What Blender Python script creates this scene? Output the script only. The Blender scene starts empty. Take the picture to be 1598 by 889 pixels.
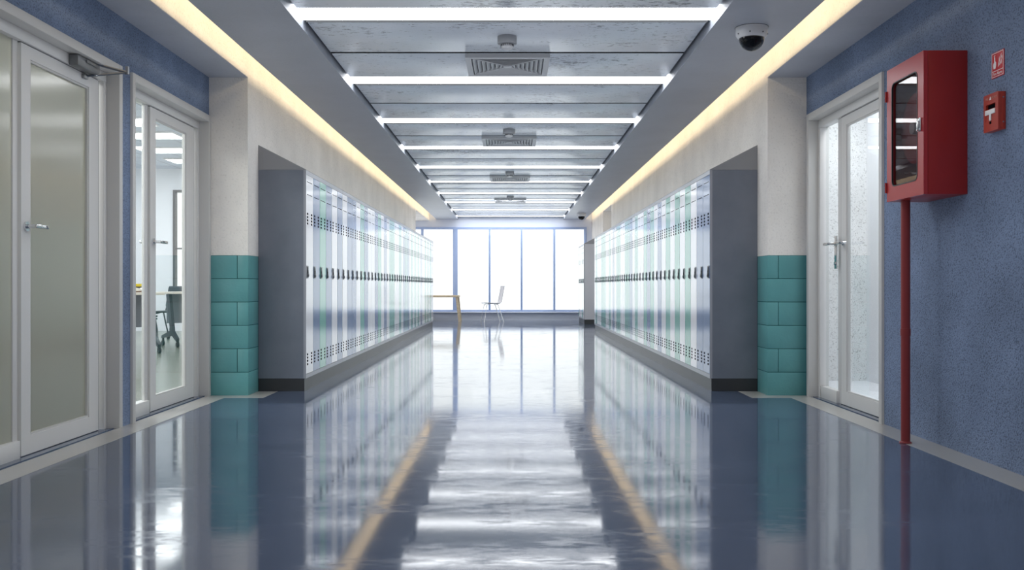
import bpy, bmesh, math, random
from mathutils import Vector, Matrix
random.seed(7)
PI = math.pi
sc = bpy.context.scene
COL = sc.collection

# ------------------------------------------------------------------ helpers
class MB:
    """collects shapes (world coordinates minus off) into one mesh"""
    def __init__(self, off=(0, 0, 0)):
        self.bm = bmesh.new(); self.off = Vector(off)
    def _merge(self, b, mi=0, smooth=False):
        for f in b.faces:
            f.material_index = mi; f.smooth = smooth
        me = bpy.data.meshes.new('tmp'); b.to_mesh(me); b.free()
        self.bm.from_mesh(me); bpy.data.meshes.remove(me)
        return self
    def box(self, x0, x1, y0, y1, z0, z1, bevel=0.0, mi=0, mat=None, seg=2):
        b = bmesh.new()
        xs, ys, zs = sorted((x0, x1)), sorted((y0, y1)), sorted((z0, z1))
        vs = [b.verts.new((x, y, z)) for x in xs for y in ys for z in zs]
        for q in ((0, 1, 3, 2), (4, 6, 7, 5), (0, 4, 5, 1), (2, 3, 7, 6), (0, 2, 6, 4), (1, 5, 7, 3)):
            b.faces.new([vs[i] for i in q])
        if bevel > 0:
            bmesh.ops.bevel(b, geom=b.edges[:], offset=bevel, segments=seg, profile=0.5, affect='EDGES')
        if mat is not None: bmesh.ops.transform(b, matrix=mat, verts=b.verts)
        bmesh.ops.translate(b, vec=-self.off, verts=b.verts)
        return self._merge(b, mi, bevel > 0)
    def cyl(self, p0, p1, r0, r1=None, seg=24, mi=0, smooth=True):
        p0, p1 = Vector(p0), Vector(p1); r1 = r0 if r1 is None else r1
        b = bmesh.new(); d = p1 - p0
        bmesh.ops.create_cone(b, cap_ends=True, segments=seg, radius1=r0, radius2=r1, depth=d.length)
        m = Matrix.Translation((p0 + p1) / 2 - self.off) @ d.to_track_quat('Z', 'Y').to_matrix().to_4x4()
        bmesh.ops.transform(b, matrix=m, verts=b.verts)
        return self._merge(b, mi, smooth)
    def tube(self, pts, r, seg=10, mi=0):
        pts = [Vector(p) for p in pts]; b = bmesh.new(); rings = []
        n = len(pts)
        for i, p in enumerate(pts):
            t = (pts[min(i + 1, n - 1)] - pts[max(i - 1, 0)]).normalized()
            up = Vector((0, 0, 1)) if abs(t.z) < .95 else Vector((0, 1, 0))
            s = t.cross(up).normalized(); u = s.cross(t)
            rr = r[i] if isinstance(r, (list, tuple)) else r
            rings.append([b.verts.new(p - self.off + rr * (math.cos(a) * s + math.sin(a) * u))
                          for a in (2 * PI * k / seg for k in range(seg))])
        for i in range(n - 1):
            for k in range(seg):
                b.faces.new((rings[i][k], rings[i][(k + 1) % seg], rings[i + 1][(k + 1) % seg], rings[i + 1][k]))
        b.faces.new(rings[0][::-1]); b.faces.new(rings[-1])
        bmesh.ops.recalc_face_normals(b, faces=b.faces)
        return self._merge(b, mi, True)
    def lathe(self, prof, c, seg=32, mi=0, mat=None):
        b = bmesh.new(); rings = []
        for r, z in prof:
            if r < 1e-6: rings.append([b.verts.new((0, 0, z))])
            else: rings.append([b.verts.new((r * math.cos(2 * PI * k / seg), r * math.sin(2 * PI * k / seg), z)) for k in range(seg)])
        for a, q in zip(rings[:-1], rings[1:]):
            for k in range(seg):
                k2 = (k + 1) % seg
                f = [a[k % len(a)], a[k2 % len(a)], q[k2 % len(q)], q[k % len(q)]]
                g = []
                for v in f:
                    if v not in g: g.append(v)
                if len(g) > 2: b.faces.new(g)
        bmesh.ops.recalc_face_normals(b, faces=b.faces)
        if mat is not None: bmesh.ops.transform(b, matrix=mat, verts=b.verts)
        bmesh.ops.translate(b, vec=Vector(c) - self.off, verts=b.verts)
        return self._merge(b, mi, True)
    def prism(self, pts, axis, a0, a1, mi=0, bevel=0.0, smooth=False):
        """2-D polygon extruded along axis; the other two axes keep x,y,z order"""
        b = bmesh.new()
        def P(u, v, w):
            return {'x': (w, u, v), 'y': (u, w, v), 'z': (u, v, w)}[axis]
        A = [b.verts.new(P(u, v, a0)) for u, v in pts]; B = [b.verts.new(P(u, v, a1)) for u, v in pts]
        n = len(pts)
        for i in range(n): b.faces.new((A[i], A[(i + 1) % n], B[(i + 1) % n], B[i]))
        b.faces.new(A[::-1]); b.faces.new(B)
        bmesh.ops.recalc_face_normals(b, faces=b.faces)
        if bevel > 0: bmesh.ops.bevel(b, geom=b.edges[:], offset=bevel, segments=2, profile=0.5, affect='EDGES')
        bmesh.ops.translate(b, vec=-self.off, verts=b.verts)
        return self._merge(b, mi, smooth or bevel > 0)
    def ring(self, outer, inner, axis, a0, a1, mi=0):
        """plate with a hole: outer and inner loops of equal count"""
        b = bmesh.new(); n = len(outer)
        def P(u, v, w):
            return {'x': (w, u, v), 'y': (u, w, v), 'z': (u, v, w)}[axis]
        L = [[b.verts.new(P(u, v, w)) for u, v in loop] for loop in (outer, inner) for w in (a0, a1)]
        oA, oB, iA, iB = L
        for i in range(n):
            j = (i + 1) % n
            for q in ((oA[i], oA[j], oB[j], oB[i]), (iA[i], iB[i], iB[j], iA[j]), (oA[i], iA[i], iA[j], oA[j]), (oB[i], oB[j], iB[j], iB[i])):
                b.faces.new(q)
        bmesh.ops.recalc_face_normals(b, faces=b.faces)
        bmesh.ops.translate(b, vec=-self.off, verts=b.verts)
        return self._merge(b, mi, False)
    def poly(self, pts, mi=0):
        f = self.bm.faces.new([self.bm.verts.new(Vector(p) - self.off) for p in pts]); f.material_index = mi
        return self
    def mesh(self, name, mats):
        me = bpy.data.meshes.new(name); self.bm.to_mesh(me); self.bm.free()
        for m in (mats if isinstance(mats, (list, tuple)) else [mats]): me.materials.append(m)
        try: me.set_sharp_from_angle(angle=math.radians(38))
        except Exception: pass
        return me
    def build(self, name, mats, parent=None, loc=None):
        return link(name, self.mesh(name, mats), parent, loc if loc is not None else (self.off if parent is None else (0, 0, 0)))

def link(name, me, parent=None, loc=(0, 0, 0)):
    o = bpy.data.objects.new(name, me); COL.objects.link(o); o.location = loc
    if parent is not None: o.parent = parent
    return o
def tag(o, label=None, cat=None, group=None, kind=None):
    if label: o['label'] = label
    if cat: o['category'] = cat
    if group: o['group'] = group
    if kind: o['kind'] = kind
    return o
def thing(name, loc, label, cat, group=None, rz=0):
    o = bpy.data.objects.new(name, None); COL.objects.link(o); o.location = loc; o.rotation_euler.z = rz
    o.empty_display_size = .1
    return tag(o, label, cat, group)
def struct(name, mb, mats, label, cat):
    o = mb.build(name, mats); return tag(o, label, cat, kind='structure')
def copy_tree(o, parent=None):
    c = o.copy(); COL.objects.link(c)
    if parent is not None: c.parent = parent
    for ch in list(o.children): copy_tree(ch, c)
    return c
def text_mesh(name, body, size, mat, M, parent, align='CENTER', extrude=.0004):
    cu = bpy.data.curves.new(name, 'FONT'); cu.body = body; cu.size = size; cu.align_x = align; cu.align_y = 'CENTER'; cu.extrude = extrude
    t = bpy.data.objects.new(name, cu); COL.objects.link(t)
    dg = bpy.context.evaluated_depsgraph_get(); dg.update()
    me = bpy.data.meshes.new_from_object(t.evaluated_get(dg))
    bpy.data.objects.remove(t); bpy.data.curves.remove(cu)
    me.transform(M); me.materials.clear(); me.materials.append(mat)
    return link(name, me, parent)
def rrect(u0, u1, v0, v1, r, n=6):
    pts = []
    for cu, cv, a0 in ((u1 - r, v1 - r, 0), (u0 + r, v1 - r, 90), (u0 + r, v0 + r, 180), (u1 - r, v0 + r, 270)):
        for k in range(n + 1):
            a = math.radians(a0 + 90 * k / n); pts.append((cu + r * math.cos(a), cv + r * math.sin(a)))
    return pts

# ------------------------------------------------------------------ materials
def mat(name, color=(.8, .8, .8), rough=.5, metal=0., **kw):
    m = bpy.data.materials.new(name); m.use_nodes = True
    p = m.node_tree.nodes['Principled BSDF']
    p.inputs['Base Color'].default_value = (*color, 1); p.inputs['Roughness'].default_value = rough
    p.inputs['Metallic'].default_value = metal
    for k, v in kw.items():
        p.inputs[k].default_value = v
    return m
def nodes(m): return m.node_tree.nodes, m.node_tree.links, m.node_tree.nodes['Principled BSDF']
def noise(m, scale, detail=4, vec=(1, 1, 1), rough=.55):
    n, l, p = nodes(m)
    tc = n.new('ShaderNodeTexCoord'); mp = n.new('ShaderNodeMapping'); mp.inputs['Scale'].default_value = vec
    t = n.new('ShaderNodeTexNoise'); t.inputs['Scale'].default_value = scale; t.inputs['Detail'].default_value = detail
    t.inputs['Roughness'].default_value = rough
    l.new(tc.outputs['Object'], mp.inputs['Vector']); l.new(mp.outputs['Vector'], t.inputs['Vector'])
    return t.outputs[0]
def ramp(m, fac, stops):
    n, l, p = nodes(m); r = n.new('ShaderNodeValToRGB'); l.new(fac, r.inputs[0])
    e = r.color_ramp.elements
    while len(e) < len(stops): e.new(.5)
    for el, (pos, c) in zip(e, stops):
        el.position = pos; el.color = (*c, 1) if len(c) == 3 else c
    return r.outputs[0]
def mul(m, a, b, f=1.0):
    n, l, p = nodes(m); x = n.new('ShaderNodeMix'); x.data_type = 'RGBA'; x.blend_type = 'MULTIPLY'; x.inputs[0].default_value = f
    l.new(a, x.inputs[6]); l.new(b, x.inputs[7]); return x.outputs[2]
def bump(m, h, strength=.3, dist=.01):
    n, l, p = nodes(m); b = n.new('ShaderNodeBump'); b.inputs['Strength'].default_value = strength; b.inputs['Distance'].default_value = dist
    l.new(h, b.inputs['Height']); l.new(b.outputs[0], p.inputs['Normal'])
def setc(m, c, inp='Base Color'):
    n, l, p = nodes(m); l.new(c, p.inputs[inp])
def g3(v): return (v, v, v)

def plaster(name, c, pit=.75, sc_=1.0, bstr=.35, cloud=(.9, 1.04), th=(.33, .45)):
    m = mat(name, c, .8)
    fine = noise(m, 55 * sc_, 6, (1, 1, 1), .6)
    big = noise(m, 2.2, 3)
    r1 = ramp(m, fine, [(th[0], g3(pit)), (th[1], g3(1)), (1, g3(1.0))])
    r2 = ramp(m, big, [(.3, g3(cloud[0])), (.7, g3(cloud[1]))])
    n, l, p = nodes(m); rgb = n.new('ShaderNodeRGB'); rgb.outputs[0].default_value = (*c, 1)
    setc(m, mul(m, mul(m, rgb.outputs[0], r1), r2))
    bump(m, fine, bstr, .012)
    return m
M = {}
M['plaster'] = plaster('plaster_beige', (.78, .75, .71), .86)
M['blue'] = plaster('blue_plaster', (.20, .265, .40), .45, 2.0, .7, (.78, 1.12), (.37, .50))
M['mottle'] = plaster('mottled_white_plaster', (.86, .87, .88), .36, 1.7, .7)
M['soffit'] = plaster('soffit_paint', (.36, .385, .44), .95, .8, .08, (.93, 1.03)); M['soffit'].node_tree.nodes['Principled BSDF'].inputs['Roughness'].default_value = .38
M['slab'] = mat('slab_white', (.85, .83, .8), .8)
M['endwall'] = mat('end_wall_paint', (.64, .68, .78), .6)
M['soffit_light'] = plaster('reveal_paint', (.44, .46, .51), .93, .8, .12)
M['white_wall'] = mat('white_wall_paint', (.84, .86, .9), .7)
M['dark'] = mat('dark_void', (.006, .007, .009), .9, 0., **{'Specular IOR Level': 0.0})
m = M['panel'] = mat('ceiling_panel', (.62, .66, .72), .24, 0., IOR=1.6)
fl = noise(m, 6.5, 9, (2.6, 6, 1), .74); bigp = noise(m, 1.6, 3, (1, 1, 1))
n, l, p = nodes(m); cl_ = noise(m, 1.1, 2, (.8, 1.4, 1)); ma = n.new('ShaderNodeMath'); ma.operation = 'MULTIPLY_ADD'; ma.inputs[1].default_value = .42; ma.inputs[2].default_value = -.20
l.new(cl_, ma.inputs[0]); mb_ = n.new('ShaderNodeMath'); mb_.operation = 'ADD'; l.new(fl, mb_.inputs[0]); l.new(ma.outputs[0], mb_.inputs[1]); fl = mb_.outputs[0]
fl2 = ramp(m, fl, [(.0, g3(.22)), (.385, g3(.36)), (.435, g3(1)), (1, g3(1))])
bp = ramp(m, bigp, [(.3, (.60, .66, .74)), (.7, (.76, .80, .86))])
setc(m, mul(m, bp, fl2)); bump(m, fl, .15, .006)
# glossy epoxy floor
m = M['floor'] = mat('epoxy_floor', (.06, .085, .14), .08, 0, IOR=1.7)
f1 = noise(m, 1.1, 6, (1, 2.2, 1), .62); f2 = noise(m, 7, 8, (1, 2.5, 1), .7)
setc(m, ramp(m, f1, [(.3, (.056, .078, .128)), (.7, (.076, .102, .165))]))
n, l, p = nodes(m)
ra = ramp(m, f2, [(.42, g3(.055)), (.52, g3(.10)), (.60, g3(.20))])
rb = ramp(m, f1, [(.40, g3(.0)), (.62, g3(1))])
mx = n.new('ShaderNodeMix'); mx.data_type = 'RGBA'; l.new(rb, mx.inputs[0]); mx.inputs[6].default_value = (.06, .06, .06, 1); l.new(ra, mx.inputs[7])
setc(m, mx.outputs[2], 'Roughness'); bump(m, noise(m, 26, 6, (1, 2.2, 1), .6), .012, .002)
M['strip'] = mat('floor_border_strip', (.40, .39, .37), .16, 0, IOR=1.5)
m = M['classfloor'] = mat('classroom_floor', (.20, .215, .17), .22)
M['teal'] = mat('teal_block_paint', (.045, .30, .285), .38)
tn = noise(M['teal'], 40, 5); bump(M['teal'], tn, .35, .006)
setc(M['teal'], ramp(M['teal'], noise(M['teal'], 2.5, 4), [(.3, (.092, .275, .282)), (.7, (.115, .335, .34))]))
M['edge'] = mat('panel_edge_grey', (.022, .024, .027), .7)
M['mortar'] = mat('teal_mortar', (.012, .09, .095), .8, 0., **{'Specular IOR Level': 0.1})
M['doorwhite'] = mat('door_white_paint', (.66, .655, .64), .38)
M['jamb'] = mat('door_frame_paint', (.57, .565, .55), .42)
M['groove'] = mat('frame_groove', (.2, .2, .21), .6)
M['chrome'] = mat('chrome', (.78, .79, .8), .12, 1.0)
M['steel'] = mat('brushed_steel', (.36, .37, .38), .35, 1.0)
M['closer'] = mat('closer_grey', (.22, .225, .23), .4, .6)
M['lockgrey'] = mat('locker_carcass_grey', (.185, .205, .25), .36, .25)
lc = noise(M['lockgrey'], 3.5, 4); setc(M['lockgrey'], ramp(M['lockgrey'], lc, [(.3, (.165, .185, .225)), (.7, (.205, .225, .27))]))
M['lockhaze'] = mat('locker_carcass_hazed', (.50, .51, .54), .36, .2)  # carcass grey lightened to paint in haze and glare at the far end
M['locktop'] = mat('locker_slope_grey', (.27, .275, .29), .4, .1)
M['lockrim'] = mat('locker_rim_grey', (.34, .355, .39), .3, .2)
M['kick'] = mat('locker_kick_dark', (.035, .037, .04), .35)
LOCKC = {'white': (.82, .83, .85), 'blue': (.15, .225, .37), 'green': (.15, .43, .34)}
for k, c in LOCKC.items(): M['lock_' + k] = mat('locker_' + k, c, .13, 0., IOR=1.75)
M['black'] = mat('black_plastic', (.02, .021, .023), .4)
M['charcoal'] = mat('charcoal_metal', (.045, .05, .06), .4)
M['winframe'] = mat('dark_window_frame', (.12, .12, .125), .4)
M['red'] = mat('red_enamel', (.30, .018, .018), .32)
M['reddoor_lit'] = mat('red_enamel_door_lit', (.40, .035, .04), .25)  # brighter than the body red: reflected light painted into the door colour
M['red_in'] = mat('red_interior', (.42, .10, .09), .5)
M['redpipe'] = mat('red_pipe_paint', (.23, .032, .032), .38)
M['redcall'] = mat('call_point_red', (.40, .045, .028), .35)
M['signred'] = mat('sign_red', (.52, .02, .03), .4)
M['white'] = mat('white_plastic', (.82, .82, .82), .4)
M['ventgrey'] = mat('vent_grey', (.56, .57, .59), .45)
M['detgrey'] = mat('detector_grey', (.34, .35, .37), .5)
M['offwhite'] = mat('camera_shell', (.60, .61, .63), .4)
M['mullion'] = mat('window_frame_blue_grey', (.33, .42, .64), .4)
M['winsill'] = mat('window_sill_grey', (.68, .72, .82), .45)
M['wood'] = mat('pale_oak', (.50, .40, .27), .45)
setc(M['wood'], ramp(M['wood'], noise(M['wood'], 6, 4, (1, 8, 8)), [(.3, (.43, .34, .22)), (.7, (.55, .45, .31))]))
M['birch'] = mat('birch_laminate', (.72, .66, .58), .4)
M['modesty'] = mat('modesty_panel_grey', (.22, .235, .27), .5)
M['greyshell'] = mat('grey_chair_shell', (.50, .49, .51), .5)
M['yellow'] = mat('yellow_card', (.72, .55, .02), .5)
M['paper'] = mat('book_paper', (.75, .70, .62), .7)
M['brown'] = mat('book_cover_brown', (.20, .11, .06), .5)
M['dome'] = mat('dome_smoke_glass', (.05, .05, .055), .05, 0, IOR=1.5)
M['hose'] = mat('hose_red_rubber', (.32, .03, .03), .5)

def emit(name, c, s):
    m = bpy.data.materials.new(name); m.use_nodes = True; n = m.node_tree.nodes; l = m.node_tree.links
    n.remove(n['Principled BSDF']); e = n.new('ShaderNodeEmission'); e.inputs[0].default_value = (*c, 1); e.inputs[1].default_value = s
    l.new(e.outputs[0], n['Material Output'].inputs[0]); return m
STRIP_L = 7.5
M['strip_light'] = emit('strip_light_diffuser', (.95, .975, 1.0), STRIP_L)
M['class_light'] = emit('classroom_light_diffuser', (.95, .98, 1.0), 7)
def glass(name, tint=(.97, .985, .98), base=.05, edge=.9, rough=0.0):
    m = bpy.data.materials.new(name); m.use_nodes = True; n = m.node_tree.nodes; l = m.node_tree.links
    n.remove(n['Principled BSDF'])
    t = n.new('ShaderNodeBsdfTransparent'); t.inputs[0].default_value = (*tint, 1)
    g = n.new('ShaderNodeBsdfGlossy'); g.inputs['Roughness'].default_value = rough
    lw = n.new('ShaderNodeLayerWeight'); lw.inputs[0].default_value = .5
    pw = n.new('ShaderNodeMath'); pw.operation = 'POWER'; pw.inputs[1].default_value = 5; l.new(lw.outputs['Facing'], pw.inputs[0])
    fr = n.new('ShaderNodeMath'); fr.operation = 'MULTIPLY_ADD'; fr.inputs[1].default_value = .92; fr.inputs[2].default_value = .035; l.new(pw.outputs[0], fr.inputs[0])
    x = n.new('ShaderNodeMixShader'); l.new(fr.outputs[0], x.inputs[0]); l.new(t.outputs[0], x.inputs[1]); l.new(g.outputs[0], x.inputs[2])
    l.new(x.outputs[0], n['Material Output'].inputs[0]); return m
M['glass'] = glass('clear_glass')
M['winglass'] = glass('window_glass')
M['cabglass'] = glass('cabinet_glass', (.74, .68, .68))
# frosted glass: rough translucent + soft gloss
m = bpy.data.materials.new('frosted_glass'); m.use_nodes = True; n = m.node_tree.nodes; l = m.node_tree.links
n.remove(n['Principled BSDF'])
tr = n.new('ShaderNodeBsdfTranslucent'); tr.inputs[0].default_value = (.94, .94, .84, 1)
df = n.new('ShaderNodeBsdfDiffuse'); df.inputs[0].default_value = (.72, .72, .61, 1)
rf = n.new('ShaderNodeBsdfRefraction'); rf.inputs['Roughness'].default_value = .35; rf.inputs['IOR'].default_value = 1.02; rf.inputs[0].default_value = (.92, .93, .85, 1)
gl = n.new('ShaderNodeBsdfGlossy'); gl.inputs['Roughness'].default_value = .14
a = n.new('ShaderNodeMixShader'); a.inputs[0].default_value = .35; l.new(tr.outputs[0], a.inputs[1]); l.new(df.outputs[0], a.inputs[2])
b = n.new('ShaderNodeMixShader'); b.inputs[0].default_value = .5; l.new(a.outputs[0], b.inputs[1]); l.new(rf.outputs[0], b.inputs[2])
fr = n.new('ShaderNodeFresnel'); fr.inputs[0].default_value = 1.75
c = n.new('ShaderNodeMixShader'); l.new(fr.outputs[0], c.inputs[0]); l.new(b.outputs[0], c.inputs[1]); l.new(gl.outputs[0], c.inputs[2])
l.new(c.outputs[0], n['Material Output'].inputs[0]); M['frost'] = m
# classroom ceiling with tile grid
m = M['classceil'] = mat('classroom_ceiling_tiles', (.62, .67, .76), .8)
n, l, p = nodes(m); tc = n.new('ShaderNodeTexCoord'); bk = n.new('ShaderNodeTexBrick')
bk.offset = 0; bk.inputs['Color1'].default_value = (.60, .66, .76, 1); bk.inputs['Color2'].default_value = (.63, .68, .78, 1); bk.inputs['Mortar'].default_value = (.35, .38, .45, 1)
bk.inputs['Scale'].default_value = 1; bk.inputs['Mortar Size'].default_value = .012; bk.inputs['Brick Width'].default_value = .6; bk.inputs['Row Height'].default_value = .6
l.new(tc.outputs['Object'], bk.inputs['Vector']); setc(m, bk.outputs[0])

# ------------------------------------------------------------------ dimensions (metres; camera looks along +Y)
BLUE, WALL, LOCK = 2.457, 2.138, 1.729        # blue wall, corridor wall, locker fronts
SOF_I, SOF_O, SOFZ = 1.391, 1.951, 2.650
PILY, BOXZ, ENDY, TOPZ = 7.80, 2.618, 25.0, 3.05
LEND, RA0, RA1 = 21.40, 20.07, 21.90           # left wall end; right alcove
BACK = -4.0
LDOORS = [(4.41, 6.03), (6.19, 7.80)]
RDOOR = (6.17, 7.745)
DH = 2.295

# ------------------------------------------------------------------ room shell
fb = MB(); fb.box(-BLUE - .15, BLUE + .15, BACK, ENDY + .3, -.1, 0); fb.box(-6.2, -BLUE - .15, LEND - .2, ENDY + .3, -.1, 0); fb.box(BLUE + .15, 3.4, RA0, RA1, -.1, 0)
floor = struct('floor', fb, M['floor'], 'glossy blue-grey corridor floor', 'floor')
# border strips
for s, nm, side in ((-1, 'trim_1', 'left'), (1, 'trim_2', 'right')):
    b = MB(); t = .0015
    b.box(s * 2.28, s * BLUE, BACK, PILY, 0, t); b.box(s * 1.966, s * 2.28, PILY - .17, PILY, 0, t); b.box(s * 1.966, s * WALL, PILY, 8.10, 0, t)
    struct(nm, b, M['strip'], f'pale grey border strip in the floor along the {side} wall', 'floor trim')
cf = MB(); cf.box(-10, -2.607, 3.5, 19, -.1, 0); struct('floor_classroom', cf, M['classfloor'], 'grey-green classroom floor', 'floor')
cf = MB(); cf.box(2.607, 3.4, 5.2, 9.0, -.1, 0); struct('floor_side_room', cf, M['white_wall'], 'floor of the small room behind the right door', 'floor')

def wall_with_openings(b, x0, x1, ya, yb, z0, z1, ops):
    y = ya
    for a, c, h in ops:
        if a > y + 1e-4: b.box(x0, x1, y, a, z0, z1)
        b.box(x0, x1, a, c, h, z1); y = c
    if yb > y + 1e-4: b.box(x0, x1, y, yb, z0, z1)
for s, side, ops in ((-1, 'left', [(a, c, DH) for a, c in LDOORS]), (1, 'right', [(*RDOOR, DH)])):
    b = MB(); wall_with_openings(b, s * BLUE, s * (BLUE + .15), BACK, PILY, 0, BOXZ, ops)
    struct('wall_near_' + side, b, M['blue'], f'rough blue plaster wall around the doors on the {side}', 'wall')
    b = MB(); b.box(s * WALL, s * (BLUE + .15), BACK, PILY, BOXZ, TOPZ)          # boxed-out beam over the doors
    if side == 'left':
        b.box(s * WALL, s * (BLUE + .15), PILY, LEND, 0, TOPZ)
        b.box(s * WALL, s * (BLUE + .15), LEND, ENDY, BOXZ, TOPZ)
    else:
        b.box(s * WALL, s * (BLUE + .15), PILY, RA0, 0, TOPZ)
        b.box(s * WALL, s * (BLUE + .15), RA0, RA1, BOXZ, TOPZ)
        b.box(s * WALL, s * (BLUE + .15), RA1, ENDY, 0, TOPZ)
    struct('wall_' + side, b, M['plaster'], f'off-white plaster corridor wall behind the {side} lockers', 'wall')
    b = MB(); b.box(s * (WALL + .002), s * BLUE, BACK, PILY - .001, BOXZ - .004, BOXZ - .0005)
    struct('trim_soffit_' + side, b, M['soffit_light'], f'grey underside of the beam above the {side} doors', 'beam')
    # painted teal block base of the pilaster
    b = MB(); rh = .192; g = .0045; xo, xi = BLUE + .0, WALL
    b.box(s * (xi - .0012), s * xo, PILY - .0035, PILY + .34, 0, 6 * rh, mi=1)
    for r in range(6):
        z0, z1 = r * rh + (g / 2 if r else 0), (r + 1) * rh - g / 2
        e = .008
        cuts = [xi - .005, xi + .085, xo] if r % 2 else [xi - .005, xo]
        for i in range(len(cuts) - 1):
            u0 = cuts[i] + (g / 2 if i else 0); u1 = cuts[i + 1] - (g / 2 if i < len(cuts) - 2 else 0)
            b.box(s * u0, s * u1, PILY - e, PILY + (.30 if i == 0 else .1), z0, z1, .0015)
    struct('trim_block_base_' + side, b, [M['teal'], M['mortar']], f'teal painted block base of the {side} pilaster', 'wall')

b = MB(); b.box(-BLUE - .15, BLUE + .15, BACK - .15, BACK, 0, TOPZ); struct('wall_back', b, M['plaster'], 'plaster wall closing the corridor behind the viewpoint', 'wall')
# far wall with the big window
WX0, WX1, WZ0, WZ1 = -6.0, 2.003, .224, 2.454
b = MB(); b.box(-6.2, BLUE + .15, ENDY, ENDY + .2, 0, WZ0); b.box(-6.2, BLUE + .15, ENDY, ENDY + .2, WZ1, TOPZ)
b.box(WX1, BLUE + .15, ENDY, ENDY + .2, WZ0, WZ1); b.box(-6.2, WX0, ENDY, ENDY + .2, WZ0, WZ1)
struct('wall_end', b, M['endwall'], 'pale wall around the big end window', 'wall')
b = MB(); b.box(-6.15, -6.0, LEND - .15, ENDY, 0, BOXZ); b.box(-6.0, -BLUE - .15, LEND - .15, LEND, 0, BOXZ)
struct('wall_bay_left', b, M['plaster'], 'plaster walls of the side bay on the far left', 'wall')
b = MB(); b.box(-6.15, -BLUE - .15, LEND - .15, ENDY, BOXZ, BOXZ + .1); struct('ceiling_bay', b, M['soffit'], 'ceiling of the far left side bay', 'ceiling')
b = MB(); b.box(3.3, 3.4, RA0 - .1, RA1 + .1, 0, BOXZ); b.box(BLUE + .15, 3.3, RA0 - .1, RA0, 0, BOXZ); b.box(BLUE + .15, 3.3, RA1, RA1 + .1, 0, BOXZ); b.box(BLUE + .15, 3.4, RA0 - .1, RA1 + .1, BOXZ, BOXZ + .1)
struct('wall_alcove_right', b, M['plaster'], 'plaster walls of the alcove on the far right', 'wall')

# ceiling: upper slab, soffits, panels
b = MB(); b.box(-BLUE - .15, BLUE + .15, BACK, ENDY, TOPZ, TOPZ + .1)
ceiling = struct('ceiling', b, M['slab'], 'corridor ceiling with suspended panels and side soffits', 'ceiling')
for s in (-1, 1):
    b = MB(); b.box(s * SOF_I, s * SOF_O, BACK, ENDY, SOFZ, SOFZ + .05); b.box(s * SOF_I, s * (SOF_I + .05), BACK, ENDY, SOFZ + .05, TOPZ)
    b.build('soffit', M['soffit'], ceiling)
PZ = 2.703; S0 = 6.48; PITCH = 2.032; SLOT = .325; PW = (PITCH - SLOT) / 2
pan = None; lights_y = []
k0 = -5
for k in range(k0, 10):
    y0 = S0 + k * PITCH                      # first panel starts right after a light slot
    for j in (0, 1):
        a, c = y0 + j * PW + (.020 if j else 0), y0 + (j + 1) * PW - (0 if j else .018)
        if c < BACK or a > ENDY: continue
        a = max(a, BACK); c = min(c, ENDY - .01)
        b = MB(); b.box(-SOF_I + .025, SOF_I - .025, a, c, PZ, PZ + .028, .003)
        b.build('ceiling_panel', M['panel'], ceiling)
        if j == 1: MB().box(-SOF_I + .025, SOF_I - .025, a - .004, a + .0005, PZ + .0005, PZ + .028).build('panel_seam', M['dark'], ceiling)
        if j == 0 and a == y0: MB().box(-SOF_I + .02, SOF_I - .02, a - .005, a + .001, PZ - .003, PZ + .0195).build('panel_edge_trim', M['edge'], ceiling)
    if y0 - SLOT > BACK and y0 < ENDY: lights_y.append((y0 - SLOT, y0))
# dark void lining above panels between slots
b = MB()
for k in range(k0, 10):
    y0 = S0 + k * PITCH
    if y0 < BACK or y0 > ENDY: continue
    b.box(-SOF_I + .001, SOF_I - .001, y0 + .02, min(y0 + 2 * PW - .02, ENDY - .02), PZ + .05, PZ + .06)
b.build('void_lining', M['dark'], ceiling)
ORD = ['first', 'second', 'third', 'fourth', 'fifth', 'sixth', 'seventh', 'eighth', 'ninth', 'tenth', 'eleventh', 'twelfth', 'thirteenth', 'fourteenth', 'fifteenth']
vis = [q for q in lights_y if q[0] > 6.0]
for i, (a, c) in enumerate(vis):
    o = thing('ceiling_strip_light', (0, (a + c) / 2, PZ + .02), f'{ORD[i]} nearest of the long white light strips across the panelled ceiling', 'ceiling light', 'light strips between the ceiling panels')
    off = o.location.copy()
    MB(off).box(-SOF_I + .002, SOF_I - .002, a + .004, c - .004, PZ + .012, PZ + .026).build('diffuser', M['strip_light'], o)
    h = MB(off); h.box(-SOF_I + .002, SOF_I - .002, a + .004, c - .004, PZ + .027, PZ + .08); h.build('housing', M['white'], o)

# ------------------------------------------------------------------ doors
def lever(parent, s, X, Y, Z, dirn, plate=False, back=False, nm='lever_handle'):
    """lever on a leaf face at world X (corridor side), pointing dirn along Y"""
    t = s if back else -s                        # outward direction
    b = MB(parent.location)
    b.cyl((X, Y, Z), (X + t * .010, Y, Z), .026)
    b.cyl((X + t * .008, Y, Z), (X + t * .055, Y, Z), .010)
    b.box(X + t * .045, X + t * .063, Y - .010 * dirn, Y + .125 * dirn, Z - .010, Z + .011, .005)
    b.cyl((X + t * .054, Y + .125 * dirn, Z), (X + t * .030, Y + .125 * dirn, Z), .009)
    if plate:
        b.prism([(Y - .022, Z - .19), (Y + .022, Z - .19), (Y + .022, Z + .06), (Y - .022, Z + .06)], 'x', X, X + t * .008)
        b.cyl((X, Y, Z - .15), (X + t * .016, Y, Z - .15), .012)
    return b.build(nm, M['chrome'], parent)
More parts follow.
